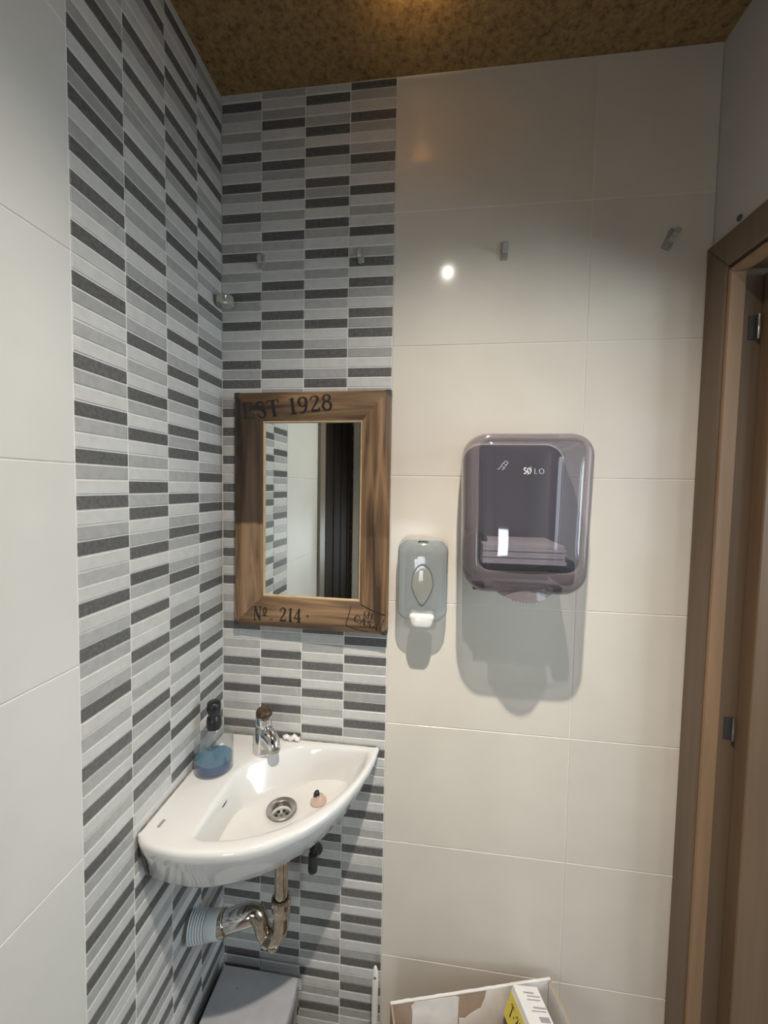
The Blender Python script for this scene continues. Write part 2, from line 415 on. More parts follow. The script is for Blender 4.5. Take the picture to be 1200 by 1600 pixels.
def big_tiles(wall, side, edges, m, zlo=0.0, skip=None):
    g = .0019
    for ei in range(len(edges) - 1):
        a, b2 = sorted((edges[ei], edges[ei + 1]))
        for k in range(-5, 4):
            z0 = max(Z0 + k * 13 * P, .002); z1 = min(Z0 + (k + 1) * 13 * P, CEIL - .001)
            if z1 - z0 < .02: continue
            if skip and skip(a, b2, z0, z1): continue
            s = chamfer_slab(b2 - a - g, z1 - z0 - g, .0024, .0009).mesh('wall_tile', m)
            if side == 'back': link('wall_tile', s, wall, ((a + b2) / 2, 0, (z0 + z1) / 2))
            else: link('wall_tile', s, wall, (0, (a + b2) / 2, (z0 + z1) / 2), (0, 0, PI / 2))
e0 = BX[4]
big_tiles(wall_back, 'back', [e0, e0 + 18.54 * P, XR], M['tile'])
big_tiles(wall_left, 'left', [LY[4], -.776], M['tile_left'])

# grimy sealant bead where the basin meets the wall belongs to the basin (below)

# ------------------------------------------------------------------ doors
d1 = link('door_1', None, kind='structure', loc=(0, 0, 0))
cx0 = XR - .013
def board(name, lo, hi, m, par, bev=.003):
    mb = MB(); x0, y0, z0 = lo; x1, y1, z1 = hi; b = bev
    def lp(x, s): return [(x, y0 + s, z0 + s), (x, y1 - s, z0 + s), (x, y1 - s, z1 - s), (x, y0 + s, z1 - s)]
    mb.loops([lp(x0, b), lp(x0 + b, 0), lp(x1 - b, 0), lp(x1, b)], True, True)
    return mb.build(name, m, par)
# casing on the room side of the right wall (mitred boards)
def casing(par, x0, x1, ya, yb, yc, yd, zt, zi, m):
    """outer ya..yd, opening yb..yc, top zt, opening top zi"""
    def prism(poly):
        mb = MB(); b = .003
        cy = sum(p[0] for p in poly) / 4; cz = sum(p[1] for p in poly) / 4
        mb.loops([[(x1, y, z) for y, z in poly], [(x0 + b, y, z) for y, z in poly],
                  [(x0, y + (b if y < cy else -b), z + (b if z < cz else -b)) for y, z in poly]], True, True)
        mb.build('casing', m, par)
    prism([(ya, 0), (yb, 0), (yb, zi), (ya, zt)]); prism([(ya, zt), (yb, zi), (yc, zi), (yd, zt)]); prism([(yc, 0), (yd, 0), (yd, zt), (yc, zi)])
casing(d1, cx0, XR, -.001, -.066, -.90, -.967, 2.064, 1.995, M['casing'])
# jamb lining, with a stop that makes the dark rebate
for (y0, y1, z0, z1) in ((-.0745, -.0665, 0, 1.987), (-.8995, -.8915, 0, 1.987), (-.8915, -.0745, 1.979, 1.987)):
    board('jamb', (XR - .009, y0, z0), (XR + .020, y1, z1), M['jamb'], d1, .001)
for (y0, y1, z0, z1) in ((-.0665, -.045, 0, 1.994), (-.921, -.8995, 0, 1.994), (-.8995, -.0665, 1.987, 2.01)):
    board('door_frame', (XR + .002, y0, z0), (XR + .075, y1, z1), M['casing'], d1, .001)
# leaf swung out into the corridor, seen face on
lf = board('door_leaf', (1.207, -.105, .012), (2.00, -.0685, 1.975), M['doorwood'], d1, .002)
for z0, z1 in ((.16, .92), (1.05, 1.82)):
    mb = MB(); mb.loops([[(1.36, -.1055, z0), (1.81, -.1055, z0), (1.81, -.1055, z1), (1.36, -.1055, z1)],
                         [(1.375, -.110, z0 + .015), (1.795, -.110, z0 + .015), (1.795, -.110, z1 - .015), (1.375, -.110, z1 - .015)]], True, True)
    mb.build('door_panel', M['doorwood'], lf)
for z in (1.868, 1.020, .22):
    mb = MB(); mb.lathe([(.0, -.026), (.003, -.025), (.0034, -.002), (.003, 0), (.0034, .002), (.003, .025), (0, .026)], 14, (1.199, -.0735, z))
    h = mb.build('hinge', M['steel'], d1, 40)
    mb = MB(); mb.box((1.184, -.0685, z - .024), (1.199, -.0668, z + .024)); mb.build('hinge_plate', M['doorwood'] if False else M['dark'], h)

# dark closed door in the left wall, seen only in the mirror
d2 = link('door_2', None, kind='structure')
def casing_left(poly):
    mb = MB(); mb.loops([[(0.0, y, z) for y, z in poly], [(.014, y, z) for y, z in poly]], True, True); mb.build('casing', M['greycasing'], d2)
casing_left([(-.776, 0), (-.845, 0), (-.845, 2.03), (-.776, 2.10)])
casing_left([(-.776, 2.10), (-.845, 2.03), (-1.58, 2.03), (-1.65, 2.10)])
casing_left([(-1.58, 0), (-1.65, 0), (-1.65, 2.10), (-1.58, 2.03)])
lf2 = board('door_leaf', (-.075, -1.578, .01), (-.04, -.847, 2.025), M['darkdoor'], d2)
for i in range(5):
    y = -.865 - i * .14
    mb = MB(); mb.box((-.040, y - .118, .1), (-.035, y, 1.95)); mb.build('door_panel', M['darkdoor'], lf2)

# small plug left in the right wall above the casing
mb = MB(); mb.lathe([(.0, .004), (.004, .004), (.006, .002), (.0065, 0), (.0065, -.01)], 14, axis='X')
mb.v = [(-x, y, z) for x, y, z in mb.v]
mb.f = [tuple(reversed(f)) for f in mb.f]
pl = mb.build('wall_plug', mat('grey_green_plug', (.09, .10, .085), .6, var=.2), None, 40, (XR - .0005, -.077, 2.083))
pl['label'] = 'small grey-green screw plug in the right wall just above the brown door casing'; pl['category'] = 'wall plug'

# ------------------------------------------------------------------ ceiling downlights
def downlight(name, x, y, r, label, col, strength, group=None):
    t = thing(name, label, 'ceiling light', (x, y, CEIL))
    mb = MB(); mb.lathe([(r * .62, -.001), (r * .66, -.006), (r * .8, -.009), (r * .95, -.007), (r, -.003), (r, 0.0)], 40); mb.build('trim_ring', M['steel'], t, 40)
    mb = MB(); mb.lathe([(0.0005, -.004), (r * .3, -.0045), (r * .60, -.003), (r * .62, -.001)], 32); mb.build('lamp_lens', emit(name + '_lens', col, strength), t, 60)
    return t
LX, LYY = .600, -.865
downlight('ceiling_downlight', LX, LYY, .045, 'round recessed ceiling spotlight directly above the photographer', (1, .93, .84), 30)
sp = light('ceiling_downlight_beam', 'SPOT', (LX, LYY, CEIL - .012), 66, (1.0, .90, .785), tuple(Vector((.04, .19, -1.0)).to_track_quat('-Z', 'Y').to_euler()),
           spot_size=math.radians(115), spot_blend=1.0, shadow_soft_size=.014)
t = thing('ceiling_uplight', 'small cup-shaped ceiling fitting near the back wall that glows warm onto the brown board', 'ceiling light', (.495, -.245, CEIL))
mb = MB(); mb.lathe([(.0005, -.043), (.024, -.043), (.030, -.038), (.032, -.030), (.030, -.030), (.028, -.036), (.0005, -.040)], 32); mb.build('cup', M['steel'], t, 40)
mb = MB(); mb.tube([(0, 0, -.041), (0, 0, 0)], .004, 10); mb.build('stem', M['steel'], t, 40)
mb = MB(); mb.lathe([(.0045, -.0345), (.025, -.0345), (.025, -.031), (.0045, -.030)], 28); mb.build('lamp_ring', emit('warm_ring', (1, .62, .25), 2), t, 40)
light('ceiling_uplight_beam', 'SPOT', (.495, -.238, CEIL - .028), 1.1, (1, .66, .30), (PI, 0, 0), spot_size=math.radians(174), spot_blend=.15, shadow_soft_size=.006)

light('ceiling_downlight_core', 'SPOT', (LX, LYY, CEIL - .013), 54, (1.0, .90, .785), tuple(Vector((.03, .30, -1.0)).to_track_quat('-Z', 'Y').to_euler()),
      spot_size=math.radians(62), spot_blend=1.0, shadow_soft_size=.014)

# ------------------------------------------------------------------ corner wash basin
bc = (.22, -.17)
def polar(poly, angs, c=bc):
    out = []
    n = len(poly)
    for a in angs:
        dx, dy = math.cos(a), math.sin(a); best = None
        for i in range(n):
            x1, y1 = poly[i][0] - c[0], poly[i][1] - c[1]; x2, y2 = poly[(i + 1) % n][0] - c[0], poly[(i + 1) % n][1] - c[1]
            ex, ey = x2 - x1, y2 - y1; den = dx * ey - dy * ex
            if abs(den) < 1e-12: continue
            t_ = (x1 * ey - y1 * ex) / den; u = (x1 * dy - y1 * dx) / den
            if t_ > 0 and -1e-6 <= u <= 1 + 1e-6: best = t_ if best is None else max(best, t_)
        out.append((c[0] + dx * best, c[1] + dy * best))
    return out
front_top = catmull([(.003, -.330), (.024, -.3445), (.065, -.352), (.116, -.353), (.184, -.343), (.227, -.329), (.267, -.307), (.317, -.267), (.366, -.203), (.401, -.122), (.419, -.060), (.427, -.004)], 5)
out_top = [(.003, -.004)] + front_top
front_bot = catmull([(.003, -.302), (.035, -.311), (.09, -.314), (.14, -.308), (.216, -.278), (.268, -.239), (.32, -.179), (.36, -.099), (.38, -.038), (.387, -.004)], 5)
out_bot = [(.003, -.004)] + front_bot
rim = catmull([(.106, -.312), (.1045, -.25), (.1035, -.17), (.107, -.137), (.131, -.096), (.180, -.052), (.222, -.028), (.262, -.0195), (.33, -.016), (.385, -.016), (.404, -.026), (.402, -.075), (.381, -.138), (.342, -.204), (.269, -.276), (.195, -.312), (.135, -.3235), (.113, -.321)], 6, True)
flo = catmull([(.124, -.278), (.119, -.235), (.119, -.178), (.130, -.152), (.165, -.125), (.21, -.085), (.25, -.052), (.29, -.037), (.335, -.035), (.353, -.048), (.348, -.09), (.325, -.145), (.285, -.205), (.225, -.255), (.17, -.280), (.138, -.286)], 6, True)
NA = 180
angs = [2 * PI * i / NA for i in range(NA)]
for crn in ((.003, -.004), (.003, -.330), (.427, -.004)):
    a = math.atan2(crn[1] - bc[1], crn[0] - bc[0]) % (2 * PI)
    k = min(range(NA), key=lambda i: abs(angs[i] - a)); angs[k] = a
po, pb, pr, pf = polar(out_top, angs), polar(out_bot, angs), polar(rim, angs), polar(flo, angs)
dc = (.2165, -.137)
def lerp(A, B, t): return [(a[0] + (b[0] - a[0]) * t, a[1] + (b[1] - a[1]) * t) for a, b in zip(A, B)]
def inset(A, d):
    r = []
    for (x, y) in A:
        v = Vector((x - bc[0], y - bc[1])); l = v.length; v = v * ((l - d) / l); r.append((bc[0] + v.x, bc[1] + v.y))
    res = []
    for (x, y), (ox, oy) in zip(r, A):          # edges against the two walls stay on the walls
        res.append((x if ox > .0045 else ox, y if oy < -.0055 else oy))
    return res
Lp = []
RZ = .859
def at(A, z): return [(x, y, z) for x, y in A]
Lp.append(at(inset(pb, .10), .745 + .012)); Lp.append(at(inset(pb, .018), .745)); Lp.append(at(inset(pb, .006), .747)); Lp.append(at(pb, .753))
Lp.append(at(lerp(pb, po, .55), .80)); Lp.append(at(lerp(pb, po, .88), .830)); Lp.append(at(po, RZ - .010)); Lp.append(at(inset(po, .0012), RZ - .0045)); Lp.append(at(inset(po, .0040), RZ - .0012)); Lp.append(at(inset(po, .0085), RZ))
for q, dz in ((-.006, 0), (0, .001), (.0045, .0035), (.007, .009)):
    Lp.append(at(inset(pr, q), RZ - dz))
for t_, z in ((.35, .826), (.7, .798), (.92, .786), (1.0, .7825)): Lp.append(at(lerp(inset(pr, .007), pf, t_), z))
fl2 = [(dc[0] + .0365 * math.cos(math.atan2(y - dc[1], x - dc[0])), dc[1] + .0365 * math.sin(math.atan2(y - dc[1], x - dc[0]))) for x, y in pf]
for t_, z in ((.25, .7805), (.6, .7785), (1.0, .7765)): Lp.append(at(lerp(pf, fl2, t_), z))
fl3 = [(dc[0] + (x - dc[0]) * .55, dc[1] + (y - dc[1]) * .55) for x, y in fl2]
Lp.append(at(fl3, .765)); Lp.append(at(fl3, .752))
basin = thing('wash_basin', 'white ceramic corner wash basin fixed in the mosaic corner below the mirror', 'sink', (0, 0, 0))
mb = MB(); mb.loops(Lp); bo = mb.build('bowl', M['ceramic'], basin, 55)
# drain: flange, cup and strainer with holes
mb = MB()
mb.lathe([(.0345, .7770), (.035, .7795), (.033, .7806), (.027, .7798), (.0235, .7775), (.0225, .771)], 48, (dc[0], dc[1], 0)); dr = mb.build('drain_flange', M['steel'], basin, 35)
mb = MB(); mb.lathe([(.0226, .7725), (.0222, .7645), (.0205, .7625), (.010, .7628), (.0005, .7632)], 40, (dc[0], dc[1], 0)); mb.build('strainer', M['steel'], dr, 35)
mb = MB()
for i in range(6):
    a = i * PI / 3 + .4
    mb.lathe([(.0037, .7631), (.0004, .7633)], 14, (dc[0] + .0125 * math.cos(a), dc[1] + .0125 * math.sin(a), 0))
mb.build('drain_hole', M['hole'], dr)
mb = MB(); mb.lathe([(.004, .763), (.003, .766), (.0005, .7665)], 14, (dc[0], dc[1], 0)); mb.build('screw', M['chrome'], dr, 40)
# overflow slot in the left bowl wall
mb = MB(); o1 = [(0,   .0150 * math.cos(a) * 1.0, .0060 * math.sin(a)) for a in [2 * PI * i / 20 for i in range(20)]]
mb.loops([[(x, y, z) for x, y, z in o1], [(x + .0012, y * .9, z * .8) for x, y, z in o1]], True, True)
mb.build('overflow_slot', M['hole'], basin, None, (.1105, -.205, .8345), (0, math.radians(-20), 0))
mb = MB(); mb.box((-.003, -.0095, 0), (.003, .0095, .0006)); mb.build('maker_mark', M['print'], basin, None, (.031, -.300, RZ - .0001), (0, 0, -.06))
# sealant along both walls
mb = MB(); mb.tube([(.006, -.0045, RZ - .002), (.42, -.0045, RZ - .002)], .0035, 8); mb.tube([(.0035, -.006, RZ - .002), (.0035, -.325, RZ - .002)], .0030, 8)
mb.tube([(.0025, -.328, RZ - .004), (.0025, -.303, .752)], .002, 8)
mb.build('sealant', M['sealant'], basin, 60)

# ------------------------------------------------------------------ mixer tap
tap = thing('mixer_tap', 'chrome basin mixer tap with a brown scorched top on the wash basin', 'tap', (.141, -.060, RZ))
mb = MB()
mb.lathe([(.0262, .0), (.0268, .004), (.0258, .008), (.0250, .02), (.0243, .038), (.0235, .052), (.0205, .061), (.0175, .0655), (.0172, .068)], 44, cap0=True)
mb.build('body', M['chrome'], tap, 40)
mb = MB()
d = Vector((.79, -.61, 0))
path = [Vector((0, 0, .044)) + d * s + Vector((0, 0, z)) for s, z in ((.0, .004), (.016, .006), (.030, .005), (.041, .0), (.047, -.007), (.049, -.014))]
mb.tube(path, [.019, .0185, .0175, .0165, .0152, .0142], 26)
so = mb.build('spout', M['chrome'], tap, 45)
mb = MB(); c = path[-1]; mb.lathe([(.0142, .002), (.0145, -.006), (.0128, -.0075), (.012, -.0055), (.0005, -.005)], 26, tuple(c)); mb.build('aerator', M['steel'], so, 40)
mb = MB(); mb.lathe([(.0172, .067), (.0200, .0695), (.0208, .075), (.0204, .088), (.0192, .0935)], 40); hd = mb.build('lever_hub', M['chrome'], tap, 40)
mb = MB(); mb.lathe([(.0196, .0925), (.0203, .0955), (.0196, .1035), (.0172, .1065), (.0005, .1078)], 40)
cap = mb.build('lever_cap', mat('scorched_brown_cap', (.085, .055, .035), .35, .35, var=.5, vscale=120), tap, 40); cap['label'] = 'brown scorched cap'

# crumpled paper twist behind the tap
rr = random.Random(3); mb = MB()
pth = [(.176, -.0125, RZ + .007), (.184, -.0135, RZ + .011), (.190, -.012, RZ + .006), (.197, -.015, RZ + .0075), (.204, -.012, RZ + .0125), (.211, -.0145, RZ + .0075), (.219, -.0125, RZ + .006)]
pp = catmull(pth, 4)
mb.tube(pp, [.0035 + .0024 * abs(math.sin(i * 1.3)) + rr.uniform(0, .0012) for i in range(len(pp))], 9)
mb.v = [(x + rr.uniform(-.001, .001), y + rr.uniform(-.001, .001), max(z + rr.uniform(-.001, .001), RZ + .0004)) for x, y, z in mb.v]
tw = mb.build('paper_twist', M['whitepaper'], None, 70)
tw['label'] = 'crumpled white paper twist on the basin ledge right of the tap'; tw['category'] = 'paper'

# ------------------------------------------------------------------ bottle of blue liquid
bt = thing('glass_bottle', 'round clear glass bottle of blue liquid with black stopper on the basin corner', 'bottle', (.0505, -.137, RZ + .0004))
M['bottleglass'] = clear('bottle_glass', (.84, .86, .86), 1.0, .02, 1.7, (.42, .45, .45), .13)
M['blue'] = clear('blue_liquid', (.07, .34, .62), .6, .03, 1.33, (.008, .125, .40), .55)
M['blue_top'] = clear('blue_liquid_surface', (.30, .62, .82), .6, .03, 1.33, (.10, .34, .52), .55)
R = .0435
mb = MB(); mb.lathe([(.001, .0), (R * .8, .0), (R * .95, .0015), (R, .006), (R, .066), (R * .985, .0735), (R * .92, .080), (R * .78, .0845), (R * .58, .0875), (R * .42, .0905), (.0155, .094), (.0145, .101)], 56)
mb.build('glass', M['bottleglass'], bt, 50)
mb = MB(); mb.lathe([(.001, .006), (R * .86, .006), (R * .94, .009), (R * .945, .0275)], 56); mb.build('liquid', M['blue'], bt, 50)
mb = MB(); mb.lathe([(R * .945, .0275), (R * .5, .0275), (.0006, .0275)], 56); mb.build('liquid_surface', M['blue_top'], bt, 50)
mb = MB(); mb.lathe([(.0005, .096), (.0150, .097), (.0168, .104), (.0168, .116), (.0155, .123), (.0125, .1275), (.0120, .1305), (.0145, .136), (.0158, .142), (.0158, .152), (.0148, .158), (.0115, .1605), (.0005, .161)], 36)
mb.build('stopper', M['black'], bt, 50)

# small pink cap lying in the basin
cp = thing('pink_cap', 'small translucent pink cap with a black tip lying in the basin bowl', 'cap', (.2955, -.108, .7812), (0, 0, .4))
mb = MB(); mb.lathe([(.0005, .0), (.0165, .0), (.0185, .002), (.017, .006), (.012, .011), (.008, .015), (.006, .017)], 30)
mb.v = [(x * 1.05 + z * .25, y, z) for x, y, z in mb.v]
mb.build('shell', clear('pink_plastic', (.96, .86, .81), .8, .1, 1.45, (.80, .66, .58), .45), cp, 50)
mb = MB(); mb.tube([(-.004, .004, .011), (-.003, .005, .016), (-.001, .006, .0205), (.001, .0065, .023)], [.0072, .0076, .0055, .002], 14); tp = mb.build('tip', M['black'], cp, 50); tp['label'] = 'black tip'

# ------------------------------------------------------------------ chrome trap under the basin
tx, ty = .2165, -.138
trap = thing('drain_trap', 'chrome drain trap with white collar pipe under the wash basin', 'pipe', (tx, ty, .745))
def T(x, y, z): return (x - tx, y - ty, z - .745)
mb = MB(); mb.tube([T(tx, ty, .7455), T(tx, ty, .56)], .0155, 26); mb.build('tail_pipe', M['old_chrome'], trap, 40)
mb = MB(); mb.lathe([(.0170, -.180), (.0215, -.182), (.0225, -.186), (.0225, -.204), (.0205, -.208), (.018, -.209)], 26); mb.build('compression_nut', M['old_chrome'], trap, 35)
u = catmull([T(tx, ty, .55), T(tx, ty, .50), T(.211, ty, .474), T(.196, ty, .459), T(.179, ty - .001, .466), T(.170, ty - .002, .487), T(.167, ty - .004, .508), T(.156, ty - .006, .522), T(.140, ty - .008, .522)], 5)
mb = MB(); mb.tube(u, .0185, 24); ub = mb.build('trap_bend', M['old_chrome'], trap, 40)
for (c, ax) in ((u[2], None), (u[18], None)):
    i = min(range(len(u)), key=lambda k: (Vector(u[k]) - Vector(c)).length); i = max(1, min(i, len(u) - 2))
    v = (Vector(u[i + 1]) - Vector(u[i - 1])).normalized() * .008
    mb = MB(); mb.tube([Vector(c) - v, Vector(c) - v * .9, Vector(c) + v * .9, Vector(c) + v], [.0205, .0225, .0225, .0205], 8); mb.build('trap_nut', M['old_chrome'], trap, 25)
mb = MB(); mb.lathe([(.0005, -.313), (.012, -.312), (.0145, -.308), (.0145, -.300), (.011, -.298), (.011, -.285)], 20, (.197 - tx, 0, 0)); mb.build('cleaning_cap', M['old_chrome'], trap, 40)
e1, e2 = Vector(T(.150, ty - .007, .521)), Vector(T(.074, ty - .018, .494)); e3 = Vector(T(.010, ty - .027, .487))
mb = MB(); mb.tube([e1, e1.lerp(e2, .1), e1.lerp(e2, .98), e2], [.0215, .0235, .0235, .0225], 26); mb.build('waste_pipe', M['chrome'], trap, 40)
mb = MB(); mb.tube([e1.lerp(e2, .80), e1.lerp(e2, .82), e1.lerp(e2, .98), e2], [.024, .0265, .0265, .025], 26); mb.build('sleeve', M['old_chrome'], trap, 40)
dv = (e3 - e2)
mb = MB(); mb.tube([e2, e2 + dv * .02, e2 + dv * .40, e2 + dv * .44], [.026, .0285, .0295, .028], 28); cl = mb.build('collar', M['pvc'], trap, 40); cl['label'] = 'white collar'
mb = MB(); pts = []; rad = []
for i in range(49):
    s = i / 48; pts.append(e2 + dv * (.42 + .56 * s)); rad.append(.0275 + .0022 * math.cos(i * 2 * PI / 8) + .003 * s)
mb.tube(pts, rad, 28); cf = mb.build('ribbed_sleeve', M['pvc'], trap, 50); cf['label'] = 'white ribbed wall sleeve'

# angle valve behind
vl = thing('angle_valve', 'small dark angle valve on the mosaic wall behind the drain trap', 'valve', (.262, -.002, .563))
mb = MB(); mb.lathe([(.0005, -.001), (.018, -.001), (.018, .003), (.010, .006), (.009, .03)], 22, axis='Y'); mb.build('body', M['dark'], vl, 40)
mb = MB(); mb.tube([(0, -.030, .012), (0, -.030, -.018)], [.011, .011], 16); mb.tube([(0, -.030, .012), (.012, -.034, .05), (.0, -.036, .10), (-.03, -.04, .17)], .0045, 10); mb.build('hose', M['dark'], vl, 40)
mb = MB(); mb.lathe([(.0105, .0), (.0125, .002), (.0125, .014), (.010, .016), (.0005, .016)], 12, (0, -.030, -.034)); mb.build('knob', M['dark'], vl, 30)

# ------------------------------------------------------------------ pedal bin
bn = thing('pedal_bin', 'small grey plastic bin with a flat lid in the corner under the basin', 'bin', (.125, -.15, 0))
def bin_loop(s, z, y0=.112, y1=-.150):
    pts = []
    fr = catmull([(.103, y0 - .008), (.106, .06), (.100, .0), (.086, -.075), (.06, -.125), (.0, y1), (-.06, -.14), (-.097, -.115), (-.104, -.05), (-.104, y0 - .008), (-.097, y0), (.095, y0 - .001)], 5, True)
    return [(x * s, y * s + (1 - s) * .03, z) for x, y in fr]
mb = MB(); mb.loops([bin_loop(.80, 0.001), bin_loop(.82, .0), bin_loop(.945, .200), bin_loop(.955, .212)], True, True); mb.build('body', M['grey_body'], bn, 45)
mb = MB(); mb.loops([bin_loop(.955, .206), bin_loop(.985, .206), bin_loop(1.0, .209), bin_loop(1.0, .230), bin_loop(.99, .2365), bin_loop(.965, .2395), bin_loop(.9, .2405), bin_loop(.4, .2415)], True, True); mb.build('lid', M['grey_lid'], bn, 40)
mb = MB(); mb.loops([bin_loop(1.003, .2125), bin_loop(1.012, .2135), bin_loop(1.012, .2165), bin_loop(1.003, .2175)]); mb.build('lid_rim', M['grey_body'], bn, 40)
mb = MB(); mb.box((-.025, -.16, .012), (.025, -.10, .02)); mb.build('pedal', M['black'], bn)

# ------------------------------------------------------------------ toilet brush
br = thing('toilet_brush', 'white plastic brush handle with a hanging hole standing right of the basin', 'brush', (.431, -.062, 0))
mb = MB(); L_ = []
for z, a, b2 in ((.06, .008, .006), (.15, .0085, .006), (.25, .0082, .0055), (.272, .0088, .005), (.286, .0080, .0045), (.297, .006, .004), (.304, .0033, .003), (.3065, .001, .001)):
    L_.append([(a * math.cos(2 * PI * i / 18) - (z - .3) * .012, b2 * math.sin(2 * PI * i / 18) + .022 * (z / .3), z) for i in range(18)])
mb.loops(L_, True, True); hn = mb.build('handle', M['white'], br, 50)
mb = MB(); mb.lathe([(.0034, 0), (.0026, .0008), (.0004, .0009)], 14, (.0, .0155, .281), 'Y'); mb.build('hanging_hole', mat('hole_shade', (.12, .12, .11), .8), hn, 40)
mb = MB(); mb.lathe([(.0005, .001), (.040, .0), (.045, .004), (.042, .10), (.040, .104), (.037, .10), (.037, .05), (.0005, .048)], 30); mb.build('holder', M['white'], br, 40)
mb = MB(); mb.lathe([(.0005, .052), (.025, .055), (.028, .08), (.012, .10), (.006, .11)], 20, (0, .006, 0)); mb.build('brush_head', M['whitepaper'], br, 40)

# ------------------------------------------------------------------ open cardboard box
ang = math.atan2(.100, .381)
bx = thing('cardboard_box', 'open white and brown cardboard box on the floor by the back wall', 'box', (.477, -.124, 0), (0, 0, ang))
BW, BD, BH, th = .397, .27, .33, .004
mb = MB(); mb.box((0, -th, 0), (BW, 0, BH)); bk = mb.build('back_panel', M['card'], bx)
mb = MB(); mb.box((0, -BD, 0), (th, -th, BH)); mb.build('side_panel', M['card'], bx)
mb = MB(); mb.box((BW - th, -BD, 0), (BW, -th, BH)); sd = mb.build('side_panel', M['card'], bx)
mb = MB(); mb.box((th, -BD, 0), (BW - th, -BD + th, BH)); mb.build('front_panel', M['card'], bx)
mb = MB(); mb.box((th, -BD + th, 0), (BW - th, -th, th)); mb.build('base_panel', M['card'], bx)
def sheet(poly, par, m=M['whitepaper'], y=-th):
    mb = MB(); mb.loops([[(x, y - .0001, z) for x, z in poly], [(x, y - .0009, z) for x, z in poly]], True, True); o = mb.build('white_liner', m, par); return o
H_ = BH
sheet([(.045, .0), (.165, .0), (.163, H_ - .06), (.164, H_ - .008), (.156, H_ - .005), (.058, H_ - .004), (.049, H_ - .012), (.052, H_ - .03)], bk)
sheet([(.165, .0), (BW - .006, .0), (BW - .006, H_ - .001), (.232, H_ - .0015), (.229, H_ - .02), (.220, H_ - .045), (.196, H_ - .055), (.180, H_ - .066), (.166, H_ - .062)], bk)
mb = MB(); mb.box((BW - th - .0009, -BD + .006, .0), (BW - th - .0001, -th - .001, H_ - .002)); mb.build('white_liner', M['whitepaper'], sd)
mb = MB()
for i in range(26):       # torn white edge of the board
    x = i * BW / 26; mb.box((x, -th - .0012, H_ - .0015), (x + BW / 26, .0003, H_ + rr.uniform(.0003, .0016)))
te = mb.build('torn_edge', M['whitepaper'], bx, kind='stuff')

